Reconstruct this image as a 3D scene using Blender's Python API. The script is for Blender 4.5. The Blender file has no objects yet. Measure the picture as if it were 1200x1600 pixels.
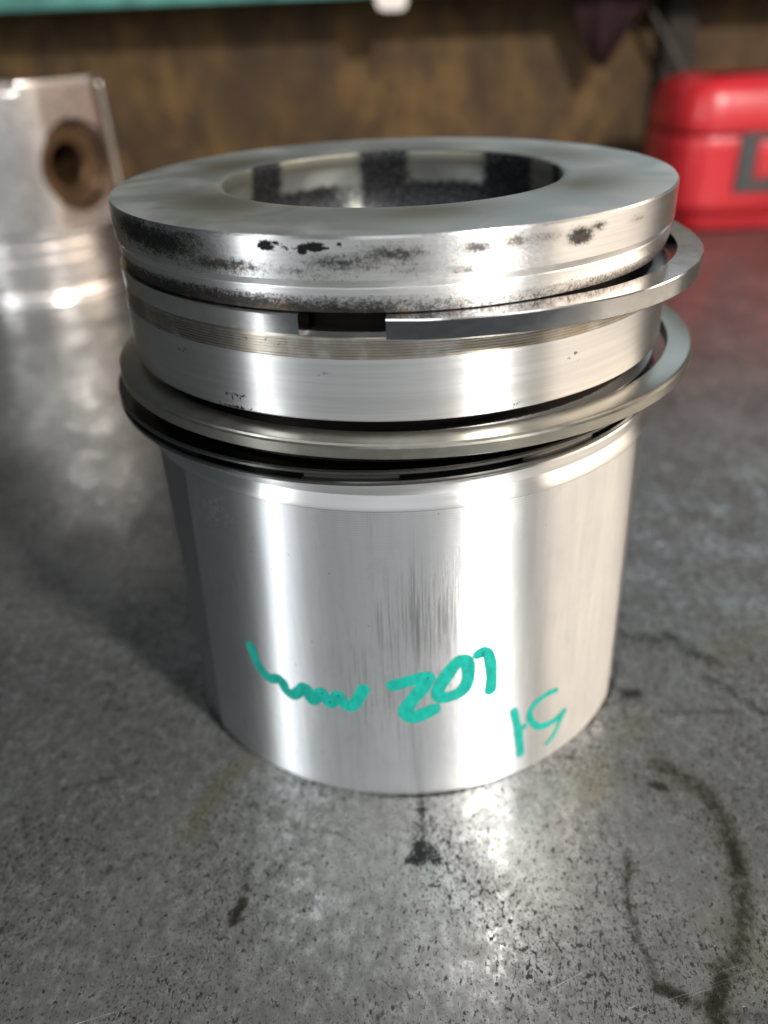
import bpy, bmesh, math, random
import numpy as np
from mathutils import Vector, Matrix

random.seed(7)
scene = bpy.context.scene
COL = scene.collection
S = 0.001                                  # everything below is laid out in millimetres
rad = math.radians

# ------------------------------------------------------------------ camera
cam_d = bpy.data.cameras.new('camera')
cam = bpy.data.objects.new('camera', cam_d)
COL.objects.link(cam)
PITCH, YAW, ROLL = 0.538487, -0.024159, -0.041407
fw = Vector((math.sin(YAW) * math.cos(PITCH), math.cos(YAW) * math.cos(PITCH), -math.sin(PITCH)))
rt = Vector((math.cos(YAW), -math.sin(YAW), 0))
up = rt.cross(fw)
r2 = math.cos(ROLL) * rt + math.sin(ROLL) * up
u2 = -math.sin(ROLL) * rt + math.cos(ROLL) * up
cam.matrix_world = Matrix(((r2.x, u2.x, -fw.x, 0), (r2.y, u2.y, -fw.y, -162.55 * S),
                           (r2.z, u2.z, -fw.z, 131.83 * S), (0, 0, 0, 1)))
cam_d.sensor_fit = 'HORIZONTAL'
cam_d.sensor_width = 36
cam_d.lens = 36 * 1295.5 / 1200
cam_d.clip_start = 0.005
cam_d.clip_end = 20
cam_d.dof.use_dof = True
cam_d.dof.focus_distance = 0.1255
cam_d.dof.aperture_fstop = cam_d.lens / 2.75
scene.camera = cam

# ------------------------------------------------------------------ light
world = bpy.data.worlds.new('World')
scene.world = world
world.use_nodes = True
bg = world.node_tree.nodes['Background']
bg.inputs['Color'].default_value = (0.80, 0.93, 1.0, 1)
bg.inputs['Strength'].default_value = 0.06

def lamp(name, az, el, dist, power, color, shape, size, size_y=None, target=(0, 0, 50)):
    d = bpy.data.lights.new(name, 'AREA')
    d.energy = power
    d.color = color
    d.shape = shape
    d.size = size
    if size_y:
        d.size_y = size_y
    o = bpy.data.objects.new(name, d)
    COL.objects.link(o)
    t = Vector(target) * S
    a, e = rad(az), rad(el)
    o.location = t + dist * Vector((math.sin(a) * math.cos(e), -math.cos(a) * math.cos(e), math.sin(e)))
    o.rotation_euler = (t - o.location).to_track_quat('-Z', 'Y').to_euler()
    return o

lamp('key_lamp', 40, 42, 0.70, 9.0, (1.0, 0.96, 0.91), 'DISK', 0.065)
lamp('window_strip_lamp', -54, 24, 0.95, 3.0, (0.92, 0.97, 1.0), 'RECTANGLE', 0.035, 0.65)
lamp('warm_work_lamp', 88, 20, 0.9, 5.4, (1.0, 0.85, 0.70), 'RECTANGLE', 0.85, 0.28)
lamp('overhead_fill_lamp', -4, 62, 1.5, 1.6, (0.94, 0.98, 1.0), 'RECTANGLE', 0.5, 0.35)  # added soft overhead fill for the crown top, skirt and bench
lamp('front_fill_light', -16, 17, 1.3, 4.4, (0.95, 0.98, 1.0), 'RECTANGLE', 1.9, 0.7)  # added broad front fill to brighten the skirt between its highlights
lamp('back_window_light', 161, 22, 1.25, 1.25, (0.72, 0.88, 1.0), 'RECTANGLE', 0.8, 0.35)

scene.view_settings.view_transform = 'Standard'
scene.view_settings.look = 'None'
scene.view_settings.gamma = 1
scene.view_settings.exposure = 0
scene.view_settings.use_curve_mapping = False

# ------------------------------------------------------------------ node helpers
class NT:
    def __init__(self, name):
        self.m = bpy.data.materials.new(name)
        self.m.use_nodes = True
        self.t = self.m.node_tree
        self.b = self.t.nodes['Principled BSDF']
        tc = self.t.nodes.new('ShaderNodeTexCoord')
        v = self.t.nodes.new('ShaderNodeVectorMath')
        v.operation = 'SCALE'
        v.inputs['Scale'].default_value = 1000.0
        self.t.links.new(tc.outputs['Object'], v.inputs[0])
        self.mm = v.outputs[0]              # object coordinates in millimetres

    def set(self, **k):
        for n, v in k.items():
            n = n.replace('_', ' ')
            i = self.b.inputs[n]
            if hasattr(v, 'is_output'):
                self.t.links.new(v, i)
            else:
                if isinstance(v, tuple) and len(v) == 3 and n != 'Tangent':
                    v = (*v, 1)
                i.default_value = v
        return self

    def put(self, sock, v):
        if hasattr(v, 'is_output'):
            self.t.links.new(v, sock)
        else:
            if isinstance(v, tuple) and len(v) == 3 and sock.type == 'RGBA':
                v = (*v, 1)
            sock.default_value = v

    def map(self, scale, rotz=0.0, vec=None):
        if rotz:
            n0 = self.t.nodes.new('ShaderNodeVectorRotate')
            n0.rotation_type = 'Z_AXIS'
            n0.inputs['Angle'].default_value = rotz
            self.put(n0.inputs['Vector'], vec or self.mm)
            vec = n0.outputs[0]
        n = self.t.nodes.new('ShaderNodeVectorMath')
        n.operation = 'MULTIPLY'
        self.put(n.inputs[0], vec or self.mm)
        n.inputs[1].default_value = scale
        return n.outputs[0]

    def noise(self, scale=(1, 1, 1), detail=3.0, rough=0.55, rotz=0.0, dist=0.0, vec=None):
        n = self.t.nodes.new('ShaderNodeTexNoise')
        n.inputs['Scale'].default_value = 1.0
        n.inputs['Detail'].default_value = detail
        n.inputs['Roughness'].default_value = rough
        n.inputs['Distortion'].default_value = dist
        self.t.links.new(self.map(scale, rotz, vec), n.inputs['Vector'])
        return n.outputs['Fac']

    def voronoi(self, scale, feature='F1', rotz=0.0):
        n = self.t.nodes.new('ShaderNodeTexVoronoi')
        n.feature = feature
        n.inputs['Scale'].default_value = 1.0
        self.t.links.new(self.map(scale, rotz), n.inputs['Vector'])
        return n.outputs['Distance']

    def attr(self, name):
        n = self.t.nodes.new('ShaderNodeAttribute')
        n.attribute_name = name
        return n.outputs['Fac']

    def math(self, op, a, b=0.0, clamp=False):
        n = self.t.nodes.new('ShaderNodeMath')
        n.operation = op
        n.use_clamp = clamp
        self.put(n.inputs[0], a)
        self.put(n.inputs[1], b)
        return n.outputs[0]

    def ramp(self, v, a, b, lo=0.0, hi=1.0):
        n = self.t.nodes.new('ShaderNodeMapRange')
        n.interpolation_type = 'SMOOTHSTEP'
        self.put(n.inputs[0], v)
        n.inputs[1].default_value = a
        n.inputs[2].default_value = b
        n.inputs[3].default_value = lo
        n.inputs[4].default_value = hi
        return n.outputs[0]

    def mix(self, f, a, b):
        n = self.t.nodes.new('ShaderNodeMix')
        n.data_type = 'RGBA'
        self.put(n.inputs[0], f)
        self.put(n.inputs[6], a)
        self.put(n.inputs[7], b)
        return n.outputs[2]

    def fmix(self, f, a, b):
        n = self.t.nodes.new('ShaderNodeMix')
        n.data_type = 'FLOAT'
        self.put(n.inputs[0], f)
        self.put(n.inputs[2], a)
        self.put(n.inputs[3], b)
        return n.outputs[0]

    def bump(self, h, dist, strength=1.0, prev=None):
        n = self.t.nodes.new('ShaderNodeBump')
        n.inputs['Strength'].default_value = strength
        n.inputs['Distance'].default_value = dist * S
        self.put(n.inputs['Height'], h)
        if prev is not None:
            self.t.links.new(prev, n.inputs['Normal'])
        return n.outputs[0]

    def brushed(self, aniso):
        n = self.t.nodes.new('ShaderNodeTangent')
        n.direction_type = 'RADIAL'
        n.axis = 'Z'
        self.t.links.new(n.outputs[0], self.b.inputs['Tangent'])
        self.b.inputs['Anisotropic'].default_value = aniso
        self.b.inputs['Anisotropic Rotation'].default_value = 0.25
        return self

# ------------------------------------------------------------------ materials
def mat_crown():
    n = NT('carbon_stained_aluminium')
    carbon_shade = n.attr('carbon_shade')
    soot = n.attr('soot')
    smudge = n.attr('smudge')
    f1 = n.noise((1.0, 1.0, 1.5), 6, 0.70)
    f2 = n.noise((3.2, 3.2, 3.2), 3, 0.6)
    turn = n.noise((.03, .03, 5.0), 2)
    mottle = n.math('ADD', n.math('MULTIPLY', f1, 0.55), n.math('MULTIPLY', f2, 0.45))
    c = n.ramp(n.math('ADD', mottle, n.math('MULTIPLY', carbon_shade, 0.46)), 0.61, 0.84)
    black = n.ramp(n.math('ADD', mottle, n.math('MULTIPLY', soot, 0.75)), 0.78, 0.84)
    sm = n.math('MULTIPLY', smudge, n.ramp(n.noise((.12, .12, .12), 3), .3, .6))
    base = n.mix(n.ramp(turn, .35, .65), (.78, .77, .76), (.86, .85, .84))
    base = n.mix(n.math('MULTIPLY', sm, .75), base, (.20, .19, .155))
    tint = n.ramp(n.noise((.35, .35, .6), 3), .5, .7)
    dirt_shade = n.mix(tint, (.026, .024, .022), (.10, .066, .036))
    soft = n.math('MULTIPLY', n.ramp(carbon_shade, .05, .85), n.ramp(n.noise((.5, .5, .9), 4, .65), .28, .62, .35, 1.0))
    base = n.mix(n.math('MULTIPLY', soft, .80), base, n.mix(tint, (.17, .165, .16), (.27, .22, .165)))
    base = n.mix(n.math('MULTIPLY', c, .88), base, dirt_shade)
    base = n.mix(black, base, (.008, .008, .008))
    met = n.math('SUBTRACT', 1.0, n.math('MULTIPLY', black, .9), clamp=True)
    r = n.fmix(n.math('MAXIMUM', c, black), n.ramp(f2, .3, .7, .31, .40), .55)
    h = n.math('ADD', n.math('MULTIPLY', f2, .4), n.math('MULTIPLY', c, .5))
    n.set(Base_Color=base, Metallic=met, Roughness=r, Specular_IOR_Level=n.fmix(n.math('MAXIMUM', c, black), .5, .12), Normal=n.bump(h, .012, .6, n.bump(turn, .012, .5)))
    return n.brushed(.9).m

def mat_top():
    """flat crown face and bowl"""
    n = NT('machined_crown_face')
    carbon_shade = n.attr('carbon_shade')
    smudge = n.attr('smudge')
    f1 = n.noise((.5, .5, .5), 5, .65)
    f2 = n.noise((2.2, 2.2, 2.2), 3, .6)
    cloud = n.noise((.07, .07, .07), 3, .5, dist=.6)
    ringm = n.noise((.05, .05, .05), 2)
    rr_ = n.t.nodes.new('ShaderNodeVectorMath'); rr_.operation = 'LENGTH'
    n.t.links.new(n.map((1, 1, 0)), rr_.inputs[0])
    cmb = n.t.nodes.new('ShaderNodeCombineXYZ'); n.t.links.new(rr_.outputs['Value'], cmb.inputs[0])
    turn = n.noise((3.5, 1, 1), 3, .6, vec=cmb.outputs[0])
    c = n.ramp(n.math('ADD', n.math('MULTIPLY', f1, .45), n.math('MULTIPLY', carbon_shade, .60)), .46, .82)
    base = n.mix(n.ramp(cloud, .35, .65), (.31, .33, .325), (.42, .435, .425))
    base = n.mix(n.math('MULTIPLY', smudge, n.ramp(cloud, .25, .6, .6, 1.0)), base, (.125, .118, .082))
    base = n.mix(c, base, n.mix(n.ramp(f2, .4, .65), (.010, .010, .011), (.05, .052, .056)))
    n.set(Base_Color=base, Metallic=.85, Specular_IOR_Level=n.fmix(c, .5, .15),
          Roughness=n.fmix(c, n.ramp(cloud, .3, .7, .40, .52), .55),
          Normal=n.bump(turn, .006, .6, n.bump(f2, .006, .4)))
    return n.m

def mat_belt():
    n = NT('turned_aluminium_ring_belt')
    dirt_shade = n.attr('dirt_shade')
    brown = n.attr('brown')
    f = n.noise((1.3, 1.3, 1.3), 5, .65)
    smear = n.noise((.035, .035, 1.6), 4, .6)
    turn = n.noise((.02, .02, 4.0), 3)
    base = n.mix(n.ramp(smear, .35, .68), (.77, .765, .76), (.84, .835, .83))
    br = n.math('MULTIPLY', brown, n.ramp(n.noise((.25, .25, .25), 3), .25, .6, .45, 1))
    base = n.mix(br, base, (.40, .345, .27))
    c = n.ramp(n.math('ADD', f, n.math('MULTIPLY', dirt_shade, .5)), .70, .86)
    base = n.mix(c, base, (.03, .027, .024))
    n.set(Base_Color=base, Metallic=1.0,
          Roughness=n.math('ADD', n.ramp(smear, .3, .75, .31, .345), n.math('MULTIPLY', c, .3)),
          Normal=n.bump(turn, .012, .5, n.bump(f, .003, .3)))
    return n.brushed(.95).m

def mat_skirt():
    n = NT('honed_aluminium_skirt')
    scuff = n.attr('scuff')
    side = n.attr('side')
    pits = n.attr('pits')
    streak = n.noise((3.4, 3.4, .06), 5, .70)
    streak2 = n.noise((.8, .8, .035), 3, .6)
    turn = n.noise((.01, .01, 3.2), 2, .5)
    cloud = n.noise((.06, .06, .05), 3, .55)
    w = n.t.nodes.new('ShaderNodeTexWave')
    w.wave_type = 'BANDS'
    w.bands_direction = 'Z'
    w.inputs['Scale'].default_value = .7
    w.inputs['Distortion'].default_value = .3
    n.t.links.new(n.mm, w.inputs['Vector'])
    wave = w.outputs['Fac']
    base = n.mix(n.ramp(streak2, .3, .7), (.775, .78, .79), (.83, .83, .83))
    base = n.mix(n.ramp(cloud, .4, .7, 0, .35), base, (.62, .63, .66))
    base = n.mix(n.math('MULTIPLY', n.ramp(wave, .25, .6, .17, 0), n.attr('turned')), base, (.4, .4, .41))
    sc = n.ramp(n.math('ADD', streak, n.math('MULTIPLY', scuff, .285)), .60, .82)
    base = n.mix(n.math('MULTIPLY', sc, .66), base, (.15, .15, .155))
    base = n.mix(n.math('MULTIPLY', side, .7), base, (.50, .49, .48))
    pit = n.ramp(n.math('ADD', n.noise((1.6, 1.6, 1.3), 2, .5), n.math('MULTIPLY', pits, .26)), .76, .82)
    base = n.mix(pit, base, (.95, .95, .95))
    film = n.ramp(n.noise((.16, .16, .11), 4, .6, dist=.8), .50, .68)
    base = n.mix(n.math('MULTIPLY', film, .16), base, (.45, .44, .43))
    nick = n.ramp(n.noise((.9, .9, .5), 2, .5), .735, .76)
    base = n.mix(n.math('MULTIPLY', nick, .6), base, (.25, .25, .25))
    n.set(Base_Color=base, Metallic=1.0,
          Roughness=n.math('ADD', n.math('MULTIPLY', film, .05), n.math('ADD', n.ramp(streak2, .25, .75, .36, .39), n.math('ADD', n.math('MULTIPLY', side, .16), n.math('MULTIPLY', sc, .12)))),
          Normal=n.bump(n.math('MULTIPLY', sc, -1), .008, .6, n.bump(n.math('MULTIPLY', wave, n.attr('turned')), .003, .6, n.bump(turn, .015, .4))))
    return n.brushed(1.0).m

def mat_ring(name, col, rough, aniso, lines=.01, warm=None):
    n = NT(name)
    f = n.noise((.4, .4, .9), 4, .6)
    g = n.noise((.03, .03, 6), 2)
    sp = n.ramp(n.noise((2.2, 2.2, 2.2), 4, .7), .74, .86)
    dark = tuple(c * .45 for c in col)
    base = n.mix(n.ramp(f, .38, .68), col, tuple(min(1, c * 1.08) for c in col))
    base = n.mix(n.math('MULTIPLY', sp, .35), base, dark)
    n.set(Base_Color=base, Metallic=1.0, Roughness=n.ramp(f, .25, .75, rough * .92, rough * 1.1),
          Normal=n.bump(g, lines, .6))
    return n.brushed(aniso).m

def mat_plain(name, col, rough=.5, metal=0.0, var=.25, scale=.05, bump=0.0, bscale=.6):
    n = NT(name)
    f = n.noise((scale,) * 3, 4, .6)
    g = n.noise((bscale,) * 3, 3, .6)
    base = n.mix(n.ramp(f, .3, .7), tuple(c * (1 - var) for c in col), tuple(min(1, c * (1 + var)) for c in col))
    n.set(Base_Color=base, Metallic=metal, Roughness=n.ramp(g, .3, .7, rough * .85, rough * 1.15))
    if bump:
        n.set(Normal=n.bump(g, bump, .6))
    return n.m

def mat_bench():
    n = NT('oily_steel_plate')
    stain, olive, wet, bright = n.attr('stain'), n.attr('olive'), n.attr('wet'), n.attr('piston_glow')
    cloud = n.noise((.018, .014, .02), 5, .6, dist=.6)
    blot = n.noise((.11, .075, .1), 5, .66, dist=.4)
    fine = n.noise((.45, .32, .4), 5, .7)
    sp1 = n.noise((1.0, .62, 1), 5, .66, rotz=.12)
    sp2 = n.noise((2.3, 1.35, 1), 4, .66, rotz=-.1)
    dens = n.ramp(n.noise((.035, .03, .05), 3), .35, .65, -.025, .03)
    pit = n.ramp(n.math('ADD', sp1, dens), .575, .62)
    pit2 = n.ramp(n.math('ADD', sp2, dens), .55, .61)
    scr = n.math('MULTIPLY', n.ramp(n.noise((.035, 2.6, 1), 2, .5, rotz=-.30), .66, .74), n.ramp(n.noise((.03, .03, 1), 2), .48, .62))
    scr2 = n.math('MULTIPLY', n.ramp(n.noise((.05, 3.4, 1), 2, .5, rotz=-.42), .68, .75), n.ramp(n.noise((.06, .06, 1), 2, rotz=1.1), .52, .64))
    scratch = n.math('MAXIMUM', scr, scr2)
    fleck = n.math('MULTIPLY', n.ramp(n.noise((1.5, 1.0, 1), 3, .6, rotz=.5), .70, .78), n.ramp(n.noise((.05, .04, 1), 2, rotz=.2), .52, .66))
    base = n.mix(n.ramp(cloud, .35, .66), (.235, .245, .245), (.33, .34, .34))
    base = n.mix(n.ramp(blot, .46, .66, 0, .45), base, (.14, .14, .13))
    base = n.mix(n.ramp(blot, .48, .34, 0, .40), base, (.46, .47, .465))
    base = n.mix(n.ramp(fine, .44, .62, 0, .62), base, (.12, .12, .112))
    base = n.mix(n.ramp(fine, .48, .34, 0, .45), base, (.50, .51, .50))
    base = n.mix(n.math('MULTIPLY', bright, .35), base, (.50, .50, .48))
    base = n.mix(n.math('MULTIPLY', olive, n.ramp(sp1, .3, .6, 1, .55)), base, (.19, .17, .06))
    base = n.mix(n.math('MULTIPLY', pit, .93), base, (.018, .017, .016))
    base = n.mix(n.math('MULTIPLY', pit2, .75), base, (.035, .033, .030))
    patch = n.ramp(n.noise((.30, .20, 1), 5, .68, rotz=.3, dist=.5), .61, .70)
    base = n.mix(n.math('MULTIPLY', patch, .72), base, (.04, .038, .032))
    st = n.ramp(n.math('ADD', n.math('MULTIPLY', n.math('SUBTRACT', sp1, .5), 1.3), stain), .18, .80)
    base = n.mix(n.math('MULTIPLY', st, .88), base, (.033, .030, .018))
    wt = n.ramp(n.math('ADD', n.math('ADD', n.math('MULTIPLY', n.math('SUBTRACT', sp2, .5), 1.3), n.math('MULTIPLY', n.math('SUBTRACT', fine, .5), 1.6)), wet), .22, .70)
    base = n.mix(n.math('MULTIPLY', wt, .95), base, (.014, .014, .015))
    base = n.mix(n.math('MULTIPLY', n.math('MAXIMUM', scratch, fleck), .75), base, (.62, .62, .60))
    r = n.math('ADD', n.ramp(blot, .35, .65, .27, .41), n.ramp(fine, .35, .65, -.05, .08))
    r = n.fmix(n.math('MAXIMUM', st, wt), r, .20)
    r = n.fmix(n.math('MULTIPLY', pit, .8), r, .6)
    h = n.math('SUBTRACT', n.math('MULTIPLY', n.math('MAXIMUM', scratch, fleck), .35), n.math('ADD', pit, n.math('MULTIPLY', pit2, .5)))
    n.set(Base_Color=base, Metallic=.81,
          Roughness=r, Normal=n.bump(h, .035, .5, n.bump(blot, .22, .3)))
    return n.m

def mat_wall():
    n = NT('brown_chipboard')
    big = n.noise((.012, .012, .006), 4, .6, dist=.6)
    mid = n.noise((.05, .05, .028), 4, .62)
    flake = n.noise((.32, .32, .14), 3, .6)
    base = n.mix(n.ramp(mid, .35, .68), (.048, .023, .005), (.135, .073, .019))
    base = n.mix(n.ramp(big, .42, .66, 0, .7), base, (.035, .018, .007))
    base = n.mix(n.ramp(flake, .45, .7, 0, .25), base, (.15, .09, .03))
    n.set(Base_Color=base, Roughness=.75, Normal=n.bump(flake, .4, .5))
    return n.m

def mat_marker():
    n = NT('teal_marker_ink')
    f = n.noise((.9, .9, .5), 3, .6)
    g = n.noise((3.5, 3.5, .6), 3, .65)
    base = n.mix(n.ramp(f, .35, .65), (.002, .255, .205), (.004, .36, .295))
    n.set(Base_Color=base, Roughness=.45, Specular_IOR_Level=.3, Alpha=n.ramp(n.math('ADD', n.math('MULTIPLY', f, .5), n.math('MULTIPLY', g, .5)), .66, .56, .62, 1.0))
    return n.m

M = {
    'crown': mat_crown(), 'top': mat_top(), 'belt': mat_belt(), 'skirt': mat_skirt(),
    'ring1': mat_ring('chrome_ring_steel', (.70, .69, .68), .15, 0.0, .0015),
    'ring2': mat_ring('cast_iron_ring', (.38, .365, .32), .30, .5, .012),
    'oil': mat_ring('oil_blackened_ring', (.16, .157, .15), .20, .3, .006),
    'marker': mat_marker(),
    'bench': mat_bench(), 'wall': mat_wall(),
    'cast': mat_plain('dull_cast_aluminium', (.70, .66, .64), .31, 1.0, .12, .06, .03),
    'pin': mat_plain('steel_pin_reflected_brown', (.085, .046, .022), .5, .6, .3, .08),  # steel pin; its brown reflections are put into the base colour
    'bore': mat_plain('dark_bore_metal', (.10, .085, .07), .5, .6),
    'red': mat_plain('red_moulded_plastic', (.50, .022, .03), .34, 0, .10, .03, .12, .25),
    'darkred': mat_plain('dark_red_cloth', (.016, .001, .002), .9, 0, .3, .05, .3, .8),
    'gap': mat_plain('dark_seam_gap', (.012, .008, .008), .7),  # dark colour standing in for the shaded gap under the case lid
    'grey': mat_plain('charcoal_plastic', (.045, .05, .05), .5, 0, .15),
    'teal': mat_plain('teal_shelf_paint', (.085, .27, .23), .5, 0, .3, .03),
    'white': mat_plain('white_plastic', (.78, .72, .66), .5, 0, .06),
    'dark': mat_plain('dark_timber', (.020, .014, .010), .8, 0, .4),
    'rod': mat_plain('dull_grey_rod', (.055, .05, .042), .6, .3),
    'under': mat_plain('dark_shelf_board', (.035, .028, .02), .8, 0, .4),
}

# ------------------------------------------------------------------ object helpers
def obj(name, verts, faces, mat, parent=None, sharp=35, smooth=True, attrs=None):
    me = bpy.data.meshes.new(name)
    v = np.asarray(verts, dtype=np.float32) * S
    me.from_pydata(v.tolist() if len(v) < 60000 else [tuple(p) for p in v.tolist()], [], faces)
    me.materials.append(mat)
    if attrs:
        for k, a in attrs.items():
            at = me.attributes.new(k, 'FLOAT', 'POINT')
            at.data.foreach_set('value', np.asarray(a, dtype=np.float32))
    me.update()
    if smooth:
        me.shade_smooth()
        me.set_sharp_from_angle(angle=rad(sharp))
    o = bpy.data.objects.new(name, me)
    COL.objects.link(o)
    o.parent = parent
    return o

def empty(name, loc, label, cat, rz=0.0, group=None):
    o = bpy.data.objects.new(name, None)
    COL.objects.link(o)
    o.location = Vector(loc) * S
    o.rotation_euler = (0, 0, rz)
    o.empty_display_size = .02
    tag(o, label, cat, group)
    return o

def tag(o, label, cat=None, group=None, kind=None):
    if label:
        o['label'] = label
    if cat:
        o['category'] = cat
    if group:
        o['group'] = group
    if kind:
        o['kind'] = kind
    return o

def pt(R, phi, z):
    a = rad(phi)
    return (R * math.sin(a), -R * math.cos(a), z)

def lathe(profile, seg=360, flip=None, closed=False):
    """profile of (r, z); phi = 0 faces the camera side (-Y). Returns verts, faces, phi, r, z arrays."""
    P = np.array(profile, float)
    n = len(P)
    ph = np.arange(seg) * 360.0 / seg
    a = np.radians(ph)
    X = np.outer(P[:, 0], np.sin(a)).ravel()
    Y = -np.outer(P[:, 0], np.cos(a)).ravel()
    Z = np.repeat(P[:, 1], seg)
    if flip is not None:
        Z = flip - Z
    faces = []
    last = n if closed else n - 1
    for i in range(last):
        i2 = (i + 1) % n
        for j in range(seg):
            k = (j + 1) % seg
            f = (i * seg + j, i2 * seg + j, i2 * seg + k, i * seg + k)
            faces.append(f if flip is None else f[::-1])
    PH = np.tile(ph, n)
    PH = np.where(PH > 180, PH - 360, PH)
    return np.stack([X, Y, Z], 1), faces, PH, np.repeat(P[:, 0], seg), np.repeat(P[:, 1], seg)

def dense(profile, step):
    out = [profile[0]]
    for a, b in zip(profile, profile[1:]):
        L = math.hypot(b[0] - a[0], b[1] - a[1])
        k = max(1, int(L / step))
        out += [(a[0] + (b[0] - a[0]) * i / k, a[1] + (b[1] - a[1]) * i / k) for i in range(1, k + 1)]
    return out

def blob(x, y, cx, cy, sx, sy):
    return np.exp(-((x - cx) / sx) ** 2 - ((y - cy) / sy) ** 2)

def fix_normals(o):
    bm = bmesh.new()
    bm.from_mesh(o.data)
    bmesh.ops.recalc_face_normals(bm, faces=bm.faces)
    bm.to_mesh(o.data)
    bm.free()

def wrap(d):
    return (d + 180) % 360 - 180

# ------------------------------------------------------------------ the setting
def seg_dist(X, Y, poly):
    d = np.full(X.shape, 1e9)
    for (x0, y0), (x1, y1) in zip(poly, poly[1:]):
        dx, dy = x1 - x0, y1 - y0
        t = np.clip(((X - x0) * dx + (Y - y0) * dy) / (dx * dx + dy * dy + 1e-9), 0, 1)
        d = np.minimum(d, np.hypot(X - x0 - t * dx, Y - y0 - t * dy))
    return d

def build_bench():
    def axis(lo, a, b, hi, step, far):
        return np.concatenate([np.linspace(lo, a, far, endpoint=False), np.arange(a, b, step), np.linspace(b, hi, far)])
    xs = axis(-900, -100, 100, 900, .8, 16)
    ys = axis(-240, -112, 30, 575, .8, 14)
    X, Y = np.meshgrid(xs, ys)
    ny, nx = X.shape
    stain = np.zeros_like(X)
    def line(poly, w, s, arr):
        d = seg_dist(X, Y, poly)
        arr[:] = np.maximum(arr, s * np.exp(-(d / w) ** 2))
    arc = [(50.7, -44.7), (57.5, -51.4), (59, -59.6), (58.3, -66.4), (56.7, -74), (54.6, -79.8), (52, -84.1), (48.5, -88.2), (45.7, -92.1)]
    line(arc, 2.9, .56, stain)
    line([(58.3, -64), (58.0, -69)], 1.6, .85, stain)
    line([(48.5, -88.2), (45.2, -93), (46, -95)], 1.6, .95, stain)
    line([(39.3, -64.7), (37.1, -73.6), (36.7, -79.4), (37.4, -84.9), (37.8, -89), (40.8, -90.5), (44.9, -93), (52.2, -94.1), (60, -94.5)], 1.6, .52, stain)
    line([(38, -89.4), (41.5, -91)], 1.2, .9, stain)
    line([(-35, -49.6), (-27.3, -55.2), (-19.6, -58.3), (-12.2, -59.9)], .9, .42, stain)
    line([(-30.1, -65.7), (-29.7, -72.1)], 1.4, .45, stain)
    line([(-29.6, -73), (-30.7, -76.9)], 1.3, .85, stain)
    line([(49.3, -24.4), (51, -24)], 2.2, .75, stain)
    line([(54, -4), (61, -6)], 3.0, .5, stain)
    line([(64, -4), (68, -11), (72.5, -15)], 3.0, .55, stain)
    line([(68, -18.8), (73.1, -25.2), (77.4, -32.2), (80, -40)], 2.2, .5, stain)
    line([(59, -29.7), (71.2, -30.5)], 1.6, .42, stain)
    line([(48, -49.5), (50, -50.5)], 1.6, .7, stain)
    line([(-60, -44.8), (-70, -47.4)], 1.0, .45, stain)
    line([(8, -60), (20, -72), (5, -76), (-10, -74)], 2.4, .25, stain)
    # darker rim round the foot of the piston
    rr = np.hypot(X, Y)
    ang = np.degrees(np.arctan2(X, -Y))
    stain = np.maximum(stain, .78 * np.exp(-((rr - 51.2) / .75) ** 2) * (.55 + .45 * np.sin(ang * .11 + 1)))
    olive = np.zeros_like(X)
    line([(-33.7, -41.4), (-38, -47.1), (-40.6, -54.1), (-41.5, -58.5)], 2.4, .75, olive)
    line([(45.5, -36.7), (50.3, -31.3)], 4, .40, olive)
    line([(35.4, -50), (40, -46)], 5, .42, olive)
    line([(52, -80), (60, -95)], 4, .42, olive)
    line([(70, -14), (88, -4)], 5, .4, olive)
    line(arc, 3.4, .30, olive)
    wet = np.zeros_like(X)
    line([(1.9, -50.5), (2.4, -56), (2.4, -61)], .9, .62, wet)
    tri = np.clip((Y + 67.2) / 1.2, 0, 1) * np.clip((-60 - Y) / 2, 0, 1) * np.clip((.8 + (-60 - Y) * .55 - np.abs(X - 2.2)) / 1.3 + .4, 0, 1)
    wet = np.maximum(wet, .72 * tri)
    line([(2.2, -58), (2.2, -66)], 4.5, .22, wet)
    piston_glow = np.zeros_like(X)  # paler patches painting the piston's glow reflected in the bench
    line([(14, -52), (19, -62), (22, -72)], 9, .8, piston_glow)
    line([(-8, -66), (6, -74)], 12, .45, piston_glow)
    V = np.stack([X.ravel(), Y.ravel(), np.zeros(X.size)], 1)
    idx = np.arange(nx * ny).reshape(ny, nx)
    F = np.stack([idx[:-1, :-1], idx[:-1, 1:], idx[1:, 1:], idx[1:, :-1]], -1).reshape(-1, 4)
    me = bpy.data.meshes.new('workbench_top')
    me.vertices.add(len(V))
    me.vertices.foreach_set('co', (V * S).astype(np.float32).ravel())
    me.loops.add(F.size)
    me.loops.foreach_set('vertex_index', F.ravel().astype(np.int32))
    me.polygons.add(len(F))
    me.polygons.foreach_set('loop_start', np.arange(0, F.size, 4, dtype=np.int32))
    me.update(calc_edges=True)
    for k, a in (('stain', stain), ('olive', olive), ('wet', wet), ('piston_glow', piston_glow)):
        at = me.attributes.new(k, 'FLOAT', 'POINT')
        at.data.foreach_set('value', a.ravel().astype(np.float32))
    me.materials.append(M['bench'])
    o = bpy.data.objects.new('workbench_top', me)
    COL.objects.link(o)
    return tag(o, 'scratched grey steel workbench plate with oil stains and dark pitting', None, None, 'structure')

build_bench()

def box_vf(x0, x1, y0, y1, z0, z1):
    v = [(x0, y0, z0), (x1, y0, z0), (x1, y1, z0), (x0, y1, z0), (x0, y0, z1), (x1, y0, z1), (x1, y1, z1), (x0, y1, z1)]
    f = [(3, 2, 1, 0), (4, 5, 6, 7), (0, 1, 5, 4), (1, 2, 6, 5), (2, 3, 7, 6), (3, 0, 4, 7)]
    return v, f

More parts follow.
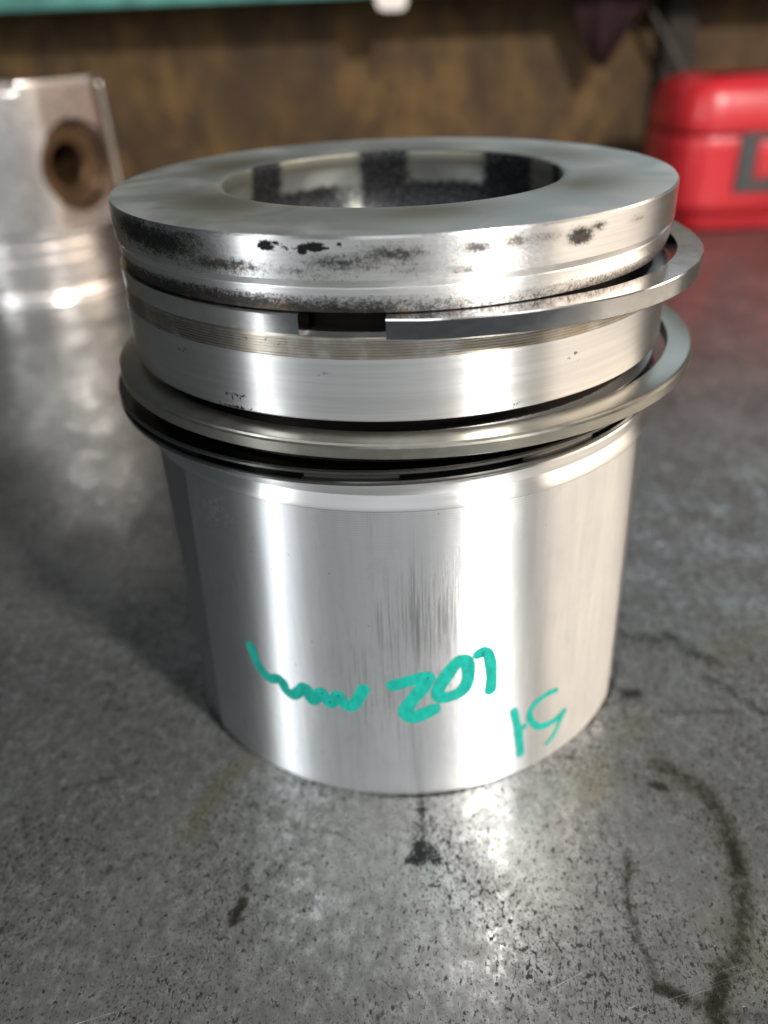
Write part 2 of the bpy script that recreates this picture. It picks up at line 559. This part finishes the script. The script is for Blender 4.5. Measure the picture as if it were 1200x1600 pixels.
def box(name, x0, x1, y0, y1, z0, z1, mat, parent=None, bevel=0.0, segs=2):
    v, f = box_vf(x0, x1, y0, y1, z0, z1)
    o = obj(name, v, f, mat, parent, smooth=False)
    if bevel:
        bm = bmesh.new()
        bm.from_mesh(o.data)
        bmesh.ops.bevel(bm, geom=bm.edges[:], offset=bevel * S, segments=segs, profile=.5, affect='EDGES')
        bm.to_mesh(o.data)
        bm.free()
        o.data.shade_smooth()
        o.data.set_sharp_from_angle(angle=rad(40))
    return o

tag(box('back_wall', -900, 900, 576, 594, -20, 285, M['wall']), 'mottled brown chipboard wall behind the workbench', None, None, 'structure')

# ------------------------------------------------------------------ the piston in the middle
H = 107.1
OFF = 4.5                                   # pin axis is turned this far round

def crown_parts(root, flip=None, dull=None, seg=540):
    # flat face with the combustion bowl
    prof = [(0.01, 95.5), (4, 95.0), (9, 93.2), (15, 91.2), (20, 90.2), (24.5, 90.6), (28.2, 92.2), (30.6, 95.0),
            (31.6, 98.2), (31.5, 101.5), (31.0, 104.6), (30.75, 106.2), (30.9, 106.75), (31.5, H), (49.75, H), (50.1, H - .06)]
    P = dense(prof, 1.2)
    v, f, ph, r, z = lathe(P[::-1], seg, flip)
    carbon_shade = np.zeros(len(ph))
    wall = (r < 32.2) & (z < H - .05)
    for c, w in ((-124.5, 9.0), (-177.0, 10.5), (129, 13.0), (-60, 10), (60, 10), (4, 10), (95, 5)):
        d = np.abs(wrap(ph - c))
        carbon_shade = np.maximum(carbon_shade, np.where(wall, np.clip((w - d) / 8.0 + .62, 0, 1), 0))
    low = np.clip((103.0 - z) / 3.5, 0, 1) * np.clip((ph + 185) / 30, 0.6, 1)  # floor carbon, carried up the wall to paint the shadowy lower band too
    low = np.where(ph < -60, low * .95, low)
    carbon_shade = np.maximum(carbon_shade, np.where(wall, low * 1.1, 0))
    flat = (r > 31.2)
    sm = np.zeros(len(ph))
    for c in (-118, -52, 8, 62, 118, 172):
        sm = np.maximum(sm, blob(wrap(ph - c), r, 0, 36, 23, 8.5))
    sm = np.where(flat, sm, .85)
    top = obj('crown_face', v, f, dull or M['top'], root, 40, True, {'carbon_shade': carbon_shade, 'smudge': sm})
    # the land round it with its two bevels
    prof = [(50.1, H - .06), (50.4, H - .4), (50.4, 101.2), (50.32, 101.0), (49.86, 100.1), (49.92, 99.95), (49.92, 98.2), (49.4, 96.5), (45.2, 96.4)]
    v, f, ph, r, z = lathe(dense(prof, .55), 720, flip)
    ca = np.zeros(len(ph))
    for (cx, cz, sx, sz, s) in ((-44, 104.4, 13, 2.4, .72), (-29, 102.6, 10, 1.3, .62), (-52, 105.0, 9, 2.2, .8), (-36, 105.8, 5, .8, .55),
                                (-8, 103.6, 8, 1.4, .52), (0, 104.6, 7, 1.6, .55), (3, 102.6, 5, 1.0, .42), (13, 104.9, 3.4, 1.0, .78), (19.3, 105.2, 3.2, 1.0, .72),
                                (24, 105.2, 5, .8, .5), (31.5, 104.5, 2.8, 1.2, 1.05), (35, 105.4, 2.2, .7, .7), (11, 102.1, 3.2, .7, .62), (46, 105, 3, .7, .5), (-16, 102.4, 6, .9, .4),
                                (-70, 104, 10, 2.5, .5), (120, 104, 20, 2, .5), (180, 104, 25, 2, .5)):
        ca = np.maximum(ca, s * blob(wrap(ph - cx), z, 0, cz, sx, sz))
    ca = np.maximum(ca, .30 * np.exp(-((z - 101.6) / .7) ** 2) * np.clip((12 - np.abs(ph + 22)) / 12 + 1, 0, 1))
    leftish = np.clip((30 - ph) / 60, .15, 1)
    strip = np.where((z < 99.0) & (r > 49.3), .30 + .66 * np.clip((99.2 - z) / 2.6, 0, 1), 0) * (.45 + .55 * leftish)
    ca = np.maximum(ca, strip)
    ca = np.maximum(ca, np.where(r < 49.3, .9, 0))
    ca = ca + .10 * leftish  # left side darker overall: soot plus the dark surroundings it reflects
    so = np.zeros(len(ph))
    for (cx, cz, sx, sz, s) in ((-20.3, 105.7, 1.5, .75, 1.0), (-16, 105.2, 3.6, .34, .85), (-12.2, 105.7, 2.6, .62, 1.0), (-14.2, 105.2, .9, .8, .85), (-18.5, 106.2, 1.6, .25, .75), (-8.2, 106.0, .7, .35, .72)):
        so = np.maximum(so, s * blob(wrap(ph - cx), z, 0, cz, sx, sz))
    z0 = np.zeros(len(ph))
    land = obj('top_land', v, f, dull or M['crown'], root, 14, True, {'carbon_shade': ca, 'soot': so, 'smudge': z0})
    return top, land

def belt_part(root, flip=None, dull=None):
    prof = [(45.2, 96.4), (45.0, 96.2), (45.0, 93.4), (45.2, 93.2), (50.15, 93.2), (50.28, 93.05)]
    zz = 92.95
    for i in range(6):                       # fine turned lines of the ring insert
        prof += [(50.30, zz), (50.30, zz - .26), (50.14, zz - .33), (50.14, zz - .40)]
        zz -= .42
    prof += [(50.36, 90.42), (50.36, 90.25), (50.2, 90.2), (50.2, 90.08), (50.5, 90.0), (50.5, 80.55), (50.3, 80.3), (45.5, 80.3), (45.5, 77.2),
             (49.7, 77.2), (49.9, 77.0), (49.9, 73.4), (45.5, 73.4), (45.5, 69.6), (49.9, 69.6), (50.1, 69.4), (50.12, 68.0), (50.0, 67.5), (50.94, 65.4), (50.98, 65.1), (48.5, 65.0)]
    v, f, ph, r, z = lathe(dense(prof, .7), 540, flip)
    brown = np.where((z < 93.25) & (z > 90.0) & (r > 49.9), .85, 0.0)
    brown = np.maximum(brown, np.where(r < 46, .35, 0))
    dirt_shade = np.where((r < 47.5), 2.0, 0.0)  # grooves blackened throughout: oily dirt plus the shade inside them
    dirt_shade = np.maximum(dirt_shade, np.where((z > 73.3) & (z < 77.1) & (r > 49), 2.0, 0))  # third land darkened to paint the shade between the rings
    for (cx, cz, sx, sz, s) in ((-29.5, 82.5, 3.2, .8, .62), (-30, 80.7, 4.5, .5, .85), (15, 80.9, 8, .5, .5), (32, 86, 3, 2, .36), (-42, 88, 3, 1, .42), (-12, 87.6, 2, .7, .42), (20, 81.2, 5, .8, .42), (-24, 92, 12, .8, .35), (5, 92.8, 10, .6, .45)):
        dirt_shade = np.maximum(dirt_shade, s * blob(wrap(ph - cx), z, 0, cz, sx, sz))
    return obj('ring_belt', v, f, dull or M['belt'], root, 20, True, {'brown': brown, 'dirt_shade': dirt_shade})

def skirt_part(root, off, flip=None, dull=None, bore=20.0, boss_rise=0.0):
    """Shell: two thrust faces, flat recessed sides round the pin bosses, bore cut right through."""
    zs = [0.0, .12, .4, .9] + list(np.linspace(1.8, 64.0, 44)) + [65.02]
    FLAT = 46.8
    na, nb = 46, 26
    def ring(z, inner):
        e = 52.3 + (64 - z) / 64 * 4.3
        q = [e * i / na for i in range(na)] + [e - .15, e + .25] + [e + .25 + (90 - e - .25) * i / nb for i in range(1, nb + 1)]
        R = []
        for i, a in enumerate(q):
            r = 51.0 if i <= na else 50.25
            if i > na:
                r = min(r, FLAT / max(.2, math.cos(rad(90 - a))))
            if z < .9:
                r -= .35 * (1 - z / .9) ** 2
            if inner:
                r = min(r, 51) - (5.5 if z < 60 else 8)
            R.append(r)
        full = list(zip(q, R))
        full += [(180 - a, r) for a, r in reversed(full[1:-1] if False else full[:-1])]
        full += [(360 - a, r) for a, r in reversed(full[1:-1])]
        return full
    verts, side, scuff, pits, faces, turned = [], [], [], [], [], []
    rows = [(z, False) for z in zs] + [(z, True) for z in (65.02, 60.0, 40.0, 20.0, 0.0)]
    m = None
    for z, inn in rows:
        rg = ring(z, inn)
        m = len(rg)
        for a, r in rg:
            ph = wrap(a + off)
            zz = z
            fa = min(a % 180, 180 - a % 180)
            if boss_rise and z < 20 and fa > 60:
                zz = z - boss_rise * (1 - z / 20)
            verts.append(pt(r, ph, zz if flip is None else flip - zz))
            side.append(1.0 if (fa > 52.3 + (64 - z) / 64 * 4.3 and not inn) else 0.0)
            s = max(.95 * math.exp(-((ph - 6) / 12.5) ** 2 - ((z - 43) / 12.5) ** 2), .80 * math.exp(-((ph + 1) / 6) ** 2 - ((z - 42) / 10) ** 2),
                    .55 * math.exp(-((ph - 4) / 24) ** 2 - ((z - 28) / 18) ** 2))
            if z > 57:
                s *= max(0, 1 - (z - 57) / 4)
            scuff.append(s)
            turned.append(min(1, max(.15, (z - 30) / 20)))
            pits.append(math.exp(-((ph + 39) / 6) ** 2 - ((z - 59) / 6) ** 2))
    nr = len(rows)
    for i in range(nr):
        i2 = (i + 1) % nr
        for j in range(m):
            k = (j + 1) % m
            f = (i * m + j, i * m + k, i2 * m + k, i2 * m + j)
            faces.append(f if flip is None else f[::-1])
    o = obj('skirt', verts, faces, dull or M['skirt'], root, 24, True, {'side': side, 'scuff': scuff, 'pits': pits, 'turned': turned})
    fix_normals(o)
    # pin bore
    zc = 36.0 if flip is None else flip - 36.0
    cv, cf = [], []
    n = 64
    for x in (-70, 70):
        for i in range(n):
            a = 2 * math.pi * i / n
            q = pt(1, 90 + off, 0)
            ax = Vector((q[0], q[1], 0))
            t = Vector((-ax.y, ax.x, 0))
            cv.append(tuple(ax * x + t * (bore * math.cos(a)) + Vector((0, 0, zc + bore * math.sin(a)))))
    cf = [(i, (i + 1) % n, n + (i + 1) % n, n + i) for i in range(n)] + [tuple(range(n))[::-1], tuple(range(n, 2 * n))]
    c = obj('cutter', cv, cf, M['bore'], root, smooth=False)
    fix_normals(c)
    md = o.modifiers.new('cut', 'BOOLEAN')
    md.operation = 'DIFFERENCE'
    md.object = c
    md.solver = 'EXACT'
    bpy.context.view_layer.update()
    dg = bpy.context.evaluated_depsgraph_get()
    me = bpy.data.meshes.new_from_object(o.evaluated_get(dg))
    o.modifiers.clear()
    o.data = me
    me.name = 'skirt'
    me.shade_smooth()
    me.set_sharp_from_angle(angle=rad(24))
    bpy.data.objects.remove(c)
    return o

def pin_part(root, off, zc, r_out, r_in, half, mat):
    """hollow wrist pin lying in the bore"""
    ax = Vector(pt(1, 90 + off, 0)); ax.z = 0
    t = Vector((-ax.y, ax.x, 0))
    prof = [(r_in, -half + 1.2), (r_in + 1.2, -half), (r_out - 1, -half), (r_out, -half + 1), (r_out, half - 1), (r_out - 1, half), (r_in + 1.2, half), (r_in, half - 1.2)]
    n = 64
    v, f = [], []
    for r, x in prof:
        for i in range(n):
            a = 2 * math.pi * i / n
            v.append(tuple(ax * x + t * (r * math.cos(a)) + Vector((0, 0, zc + r * math.sin(a)))))
    for i in range(len(prof)):
        i2 = (i + 1) % len(prof)
        for j in range(n):
            k = (j + 1) % n
            f.append((i * n + j, i * n + k, i2 * n + k, i2 * n + j))
    o = obj('wrist_pin', v, f, mat, root, 30)
    fix_normals(o)
    return o

def ring_part(name, root, mat, Rf, section, p0, p1, step=.75, cx=0.0, cy=0.0, slots=None, tilt=(0, 0)):
    """open ring swept from phi p0 to p1; section gives (dr from outer radius, z) points, slot-aware"""
    n = max(8, int((p1 - p0) / step))
    phis = [p0 + (p1 - p0) * i / n for i in range(n + 1)]
    if slots:
        extra = []
        for a, b in slots:
            extra += [a - .02, a + .02, b - .02, b + .02]
        phis = sorted(set(phis + [e for e in extra if p0 < e < p1]))
    v, f = [], []
    for ph in phis:
        ins = bool(slots) and any(a < ph < b for a, b in slots)
        sec = section(ins)
        R = Rf(ph)
        for dr, z in sec:
            x, y, zz = pt(R + dr, ph, z)
            v.append((x + cx, y + cy, zz + tilt[0] * x + tilt[1] * y))
    m = len(section(False))
    for i in range(len(phis) - 1):
        for j in range(m):
            k = (j + 1) % m
            f.append((i * m + j, i * m + k, (i + 1) * m + k, (i + 1) * m + j))
    f.append(tuple(range(m))[::-1])
    f.append(tuple(range((len(phis) - 1) * m, len(phis) * m)))
    o = obj(name, v, f, mat, root, 30)
    fix_normals(o)
    return o

def interp(tab):
    xs = [a for a, _ in tab]
    ys = [b for _, b in tab]
    def g(p):
        # smooth interpolation through the table
        i = int(np.clip(np.searchsorted(xs, p) - 1, 0, len(xs) - 2))
        h = xs[i + 1] - xs[i]
        t = (p - xs[i]) / h
        def sl(j):
            if j <= 0 or j >= len(xs) - 1:
                return 0.0
            return (ys[j + 1] - ys[j - 1]) / (xs[j + 1] - xs[j - 1])
        a, b = sl(i) * h, sl(i + 1) * h
        return (2 * t**3 - 3 * t**2 + 1) * ys[i] + (t**3 - 2 * t**2 + t) * a + (-2 * t**3 + 3 * t**2) * ys[i + 1] + (t**3 - t**2) * b
    return g

piston = empty('piston', (0, 0, 0), 'upright bright aluminium piston with loose rings and teal handwriting on its skirt', 'piston')
crown_parts(piston)
belt_part(piston)
skirt = skirt_part(piston, OFF)
pin_part(piston, OFF, 36, 19.7, 11, 38, M['pin'])

R1 = interp([(-1.5, 52.0), (4.4, 52.6), (16, 53.3), (28, 54.3), (38, 55.4), (49, 56.05), (60, 56.15), (70, 55.9), (79, 55.2), (89, 54.3), (120, 52.2), (150, 51.0), (180, 50.5), (260, 50.35), (300, 50.3), (344.1, 50.35)])
sec1 = lambda s: [(0, 93.42), (0, 96.12), (-.16, 96.32), (-4.3, 96.32), (-4.3, 93.27), (-.14, 93.27)]
tag(ring_part('piston_ring', piston, M['ring1'], R1, sec1, -1.5, 344.1), 'shiny chrome top ring with an open gap, sticking out on one side')
sec2 = lambda s: [(0, 76.3), (-.02, 77.9), (-.35, 78.15), (-.45, 78.5), (-.6, 78.58), (-4.5, 78.58), (-4.5, 75.95), (-.9, 75.95), (-.8, 76.15), (-.1, 76.2)]
tag(ring_part('piston_ring', piston, M['ring2'], lambda p: 55.7, sec2, -172, 186, cx=1.36, cy=1.0), 'grey cast iron middle ring hanging loose outside its groove')
slots = [(a, a + 22.0) for a in np.arange(-151.2, 150, 38.4)]
def sec3(s):
    d = -2.6 if s else -1.1
    return [(0, 70.35), (0, 70.75), (-.22, 70.95), (d, 71.0), (d, 71.95), (-.22, 72.0), (0, 72.2), (0, 72.6), (-.3, 72.85), (-4.2, 72.85), (-4.2, 70.1), (-.3, 70.1)]
tag(ring_part('piston_ring', piston, M['oil'], lambda p: 53.55, sec3, -168, 178, cx=-2.3, cy=1.75, slots=slots), 'blackened slotted oil ring lowest of the three rings')

# teal marker strokes on the skirt (phi in degrees, z in mm)
def smooth_path(p, k=5):
    P = [Vector((a, b, 0)) for a, b in p]
    out = []
    for i in range(len(P) - 1):
        a, b, c, d = P[max(i - 1, 0)], P[i], P[i + 1], P[min(i + 2, len(P) - 1)]
        for j in range(k):
            t = j / k
            out.append(.5 * ((2 * b) + (c - a) * t + (2 * a - 5 * b + 4 * c - d) * t * t + (3 * b - a - 3 * c + d) * t**3))
    out.append(P[-1])
    return out

def stroke(path, w0, w1, lift, parent):
    k = rad(1) * 51.0
    P = smooth_path([(a * k, z) for a, z in path])
    n = len(P)
    half = []
    for i in range(n):
        t = i / (n - 1)
        half.append(.5 * (w0 + (w1 - w0) * t) * (1 + .02 * math.sin(i * 1.7) + .05 * math.sin(i * .45 + 1)))
    L, Rr = [], []
    for i in range(n):
        d = (P[min(i + 1, n - 1)] - P[max(i - 1, 0)])
        d.normalize()
        nn = Vector((-d.y, d.x, 0))
        L.append(P[i] + nn * half[i])
        Rr.append(P[i] - nn * half[i])
    def cap(i, sgn):
        d = (P[min(i + 1, n - 1)] - P[max(i - 1, 0)]).normalized() * sgn
        nn = Vector((-d.y, d.x, 0))
        return [P[i] + d * (half[i] * math.cos(a)) + nn * (half[i] * math.sin(a)) for a in (rad(x) for x in (-60, -30, 0, 30, 60))]
    RR = 51.0 + lift
    def up3(p):
        return pt(RR, p.x / k, p.y)
    v = [up3(p) for p in P] + [up3(p) for p in L] + [up3(p) for p in Rr]
    f = []
    for i in range(n - 1):
        f.append((i, i + 1, n + i + 1, n + i))
        f.append((2 * n + i, 2 * n + i + 1, i + 1, i))
    for i, s in ((0, -1), (n - 1, 1)):
        b = len(v)
        c = cap(i, s)
        v += [up3(p) for p in c]
        ends = (2 * n + i, n + i) if s > 0 else (n + i, 2 * n + i)
        chain = [ends[0]] + list(range(b, b + 5)) + [ends[1]]
        for a1, a2 in zip(chain, chain[1:]):
            f.append((i, a1, a2))
    o = obj('marker_stroke', v, f, M['marker'], parent, 60)
    return o

mm_ = [(-34.52, 31.21), (-34.03, 29.49), (-33.28, 27.45), (-31.7, 25.71), (-29.99, 25.11), (-28.15, 25.79), (-27.09, 25.18), (-26.33, 23.48), (-24.89, 22.83), (-23.39, 24.0), (-21.88, 25.7), (-21.04, 25.1), (-20.58, 23.27), (-19.85, 22.76), (-18.95, 24.25), (-17.7, 25.52), (-17.18, 24.38), (-16.3, 23.04), (-15.24, 23.95), (-14.27, 25.52), (-13.74, 24.51), (-12.87, 23.26), (-11.93, 22.99), (-10.67, 24.0), (-9.62, 25.92), (-8.71, 27.65)]
two = [(-2.64, 28.85), (-0.79, 29.45), (1.46, 30.09), (3.71, 30.54), (4.52, 30.23), (3.68, 28.62), (2.43, 27.01), (1.16, 25.35), (0.09, 23.65), (-0.26, 22.15), (0.66, 20.97), (2.13, 21.16), (3.82, 21.92), (5.5, 22.76)]
nought = [(11.93, 33.44), (10.68, 33.43), (9.45, 32.23), (8.22, 30.51), (6.98, 28.51), (6.35, 26.64), (6.98, 25.45), (8.66, 25.34), (10.78, 25.96), (12.04, 27.19), (12.65, 29.02), (12.71, 31.4), (12.25, 33.15), (11.72, 33.6)]
one = [(14.77, 34.26), (15.83, 34.72), (16.84, 33.77), (17.35, 31.75), (17.66, 29.27), (17.74, 27.31), (17.59, 25.12)]
five_a = [(34.59, 18.35), (32.68, 18.61), (30.9, 18.37), (29.19, 17.81), (28.08, 16.8), (27.51, 15.36), (27.98, 13.63), (29.34, 11.73), (30.87, 10.56), (32.78, 10.05), (34.9, 10.08), (36.67, 10.52), (37.88, 10.9)]
five_b = [(37.88, 10.9), (37.02, 9.27), (36.2, 7.42), (34.96, 5.78), (33.11, 4.63)]
one_b = [(23.36, 17.87), (23.87, 15.84), (24.5, 13.4), (24.98, 10.97), (25.38, 8.54), (25.83, 5.5)]
one_c = [(26.27, 12.75), (25.23, 12.25), (24.28, 11.78)]
for i, (p, a, b) in enumerate(((mm_, 2.3, 2.4), (two, 2.5, 2.9), (nought, 2.6, 2.6), (one, 2.2, 2.4), (five_a, 1.25, 1.7), (five_b, 1.4, 1.0), (one_b, 1.6, 1.9), (one_c, 1.4, 1.2))):
    stroke(p, a, b, .03 + .008 * i, skirt)

# ------------------------------------------------------------------ the second piston, crown down
p2 = empty('piston', (-202, 323, 0), 'dull aluminium piston standing upside down, pin hole facing out, no rings', 'piston')
OFF2 = -31.0
crown_parts(p2, flip=H, dull=M['cast'], seg=180)
belt_part(p2, flip=H, dull=M['cast'])
skirt_part(p2, OFF2, flip=H, dull=M['cast'], bore=22.5, boss_rise=4.0)
pin_part(p2, OFF2, H - 36, 22.3, 10.5, 39, M['pin'])

# ------------------------------------------------------------------ the red case
case = empty('tool_case', (250, 450, 0), 'glossy red moulded plastic case with rounded corners and charcoal front frame', 'case')
def rounded_plan(inset, x0=178, x1=345, y0=400, y1=478, cut=14, n=7):
    pts = [(x0 + cut * .8, y0), (x1, y0), (x1, y1), (x0, y1), (x0, y0 + cut * 1.5)]
    P = [Vector((a, b, 0)) for a, b in pts]
    m = len(P)
    out = []
    # inset polygon
    Q = []
    for i in range(m):
        a, b, c = P[i - 1], P[i], P[(i + 1) % m]
        d1 = (b - a).normalized(); d2 = (c - b).normalized()
        n1 = Vector((-d1.y, d1.x, 0)); n2 = Vector((-d2.y, d2.x, 0))
        bis = (n1 + n2).normalized()
        Q.append(b + bis * (inset / max(.3, bis.dot(n1))))
    for i in range(m):
        a, b, c = Q[i - 1], Q[i], Q[(i + 1) % m]
        r = 16
        s = b + (a - b).normalized() * r
        e = b + (c - b).normalized() * r
        for j in range(n + 1):
            t = j / n
            out.append((1 - t) ** 2 * s + 2 * t * (1 - t) * b + t * t * e)
    return out
def loft(name, levels, mat, parent):
    v, f = [], []
    m = 0
    for z, ins in levels:
        P = rounded_plan(ins)
        m = len(P)
        v += [(p.x - 250, p.y - 450, z) for p in P]
    for i in range(len(levels) - 1):
        for j in range(m):
            k = (j + 1) % m
            f.append((i * m + j, i * m + k, (i + 1) * m + k, (i + 1) * m + j))
    f.append(tuple(range(m))[::-1])
    f.append(tuple(range((len(levels) - 1) * m, len(levels) * m)))
    return obj(name, v, f, mat, parent, 38)
loft('case_base', [(0.2, 15), (2, 11), (9, 8.5), (13, 6.5), (17, 1.6), (20, .8), (52, 0), (58, 0), (60, 1.2)], M['red'], case)
loft('seam', [(60.1, 2.5), (61.5, 2.5)], M['gap'], case)
lid = loft('case_lid', [(61.6, 1.2), (63.5, 0), (70, 0), (82, 2.0), (87, 4.0), (90.5, 8), (92.6, 13), (93.2, 19)], M['red'], case)
# charcoal frame on the front
def frame_part(name, x0, x1, z0, z1, wl, wb, wt, y, d, mat, parent):
    o_ = [(x0, z0), (x1, z0), (x1, z1), (x0, z1)]
    i_ = [(x0 + wl, z0 + wb), (x1 - wl, z0 + wb), (x1 - wl, z1 - wt), (x0 + wl, z1 - wt)]
    v = [(x, y, z) for x, z in o_ + i_] + [(x, y + d, z) for x, z in o_ + i_]
    f = []
    for j in range(4):
        k = (j + 1) % 4
        f += [(j, k, 4 + k, 4 + j), (8 + k, 8 + j, 12 + j, 12 + k), (k, j, 8 + j, 8 + k), (4 + j, 4 + k, 12 + k, 12 + j)]
    o = obj(name, v, f, mat, parent, smooth=False)
    fix_normals(o)
    return o
box('latch_plate', 230 - 250, 279 - 250, -51.6, -48.5, 36, 57, M['red'], case, 1.2)
frame_part('front_frame', 218.5 - 250, 290 - 250, 27.5, 62.0, 10, 7, 3.5, -52.2, 3.6, M['grey'], case)

# ------------------------------------------------------------------ shelf and what hangs from it
shelf = empty('shelf', (0, 545, 144), 'low shelf with chipped teal painted front edge fixed to the brown wall', 'shelf')
box('shelf_board', -620, 620, -28, 30.5, 3, 21, M['under'], shelf)
box('front_edge', -620, 620, -40, -28.2, -.3, 26, M['teal'], shelf, 1.5)

tg = obj('hanging_tag', *(lambda: (
    [(x, y, z) for y in (502.0, 504.4) for x, z in ((-7, 172), (-7, 140), (-5.4, 136.4), (-2, 135.2), (9, 134.8), (12.6, 136.2), (14, 140), (14, 172))],
    [tuple(range(8)), tuple(range(15, 7, -1))] + [(i, i + 8, (i + 1) % 8 + 8, (i + 1) % 8) for i in range(8)]))(), M['white'], None, 30)
fix_normals(tg)
tag(tg, 'small off-white tag hanging over the teal shelf edge', 'tag')

def rag():
    v, f = [], []
    nx, nz = 14, 12
    for s in (0, 1):
        for j in range(nz + 1):
            t = j / nz
            z = 146.5 - 52 * t
            xl = 128 + 24 * t
            xr = 196 - 37 * t ** .9
            for i in range(nx + 1):
                u = i / nx
                x = xl + (xr - xl) * u
                y = 530 + 6 * math.sin(u * 9 + t * 2) * (.3 + t) + 2.2 * s
                v.append((x, y, z + 2 * math.sin(u * 7) * t))
    w = nx + 1
    o = w * (nz + 1)
    for j in range(nz):
        for i in range(nx):
            a = j * w + i
            f.append((a, a + 1, a + w + 1, a + w))
            f.append((o + a + w, o + a + w + 1, o + a + 1, o + a))
    for j in range(nz):
        a = j * w
        f.append((a + w, a, o + a, o + a + w) [::-1])
        a = j * w + nx
        f.append((a, a + w, o + a + w, o + a)[::-1])
    for i in range(nx):
        a = nz * w + i
        f.append((a, a + 1, o + a + 1, o + a))
    r = obj('hanging_cloth', v, f, M['darkred'], None, 60)
    fix_normals(r)
    return r
tag(rag(), 'dark red cloth scrap hanging in a point under the shelf', 'cloth')

tag(box('wall_post', 209, 232, 556, 575.5, 0.2, 143.5, M['dark'], None, 1.5), 'dark narrow timber post between bench and shelf behind the red case', 'post')

def rod(a, b, r, mat):
    a, b = Vector(a), Vector(b)
    d = (b - a).normalized()
    x = d.orthogonal().normalized()
    y = d.cross(x)
    n = 12
    v = [tuple(q + x * (r * math.cos(2 * math.pi * i / n)) + y * (r * math.sin(2 * math.pi * i / n))) for q in (a, b) for i in range(n)]
    f = [(i, (i + 1) % n, n + (i + 1) % n, n + i) for i in range(n)] + [tuple(range(n))[::-1], tuple(range(n, 2 * n))]
    return obj('metal_rod', v, f, mat, None, 40)
tag(rod((281, 536, 1.8), (184, 548, 143), 2.0, M['rod']), 'thin grey rod leaning from the bench up to the shelf', 'rod')
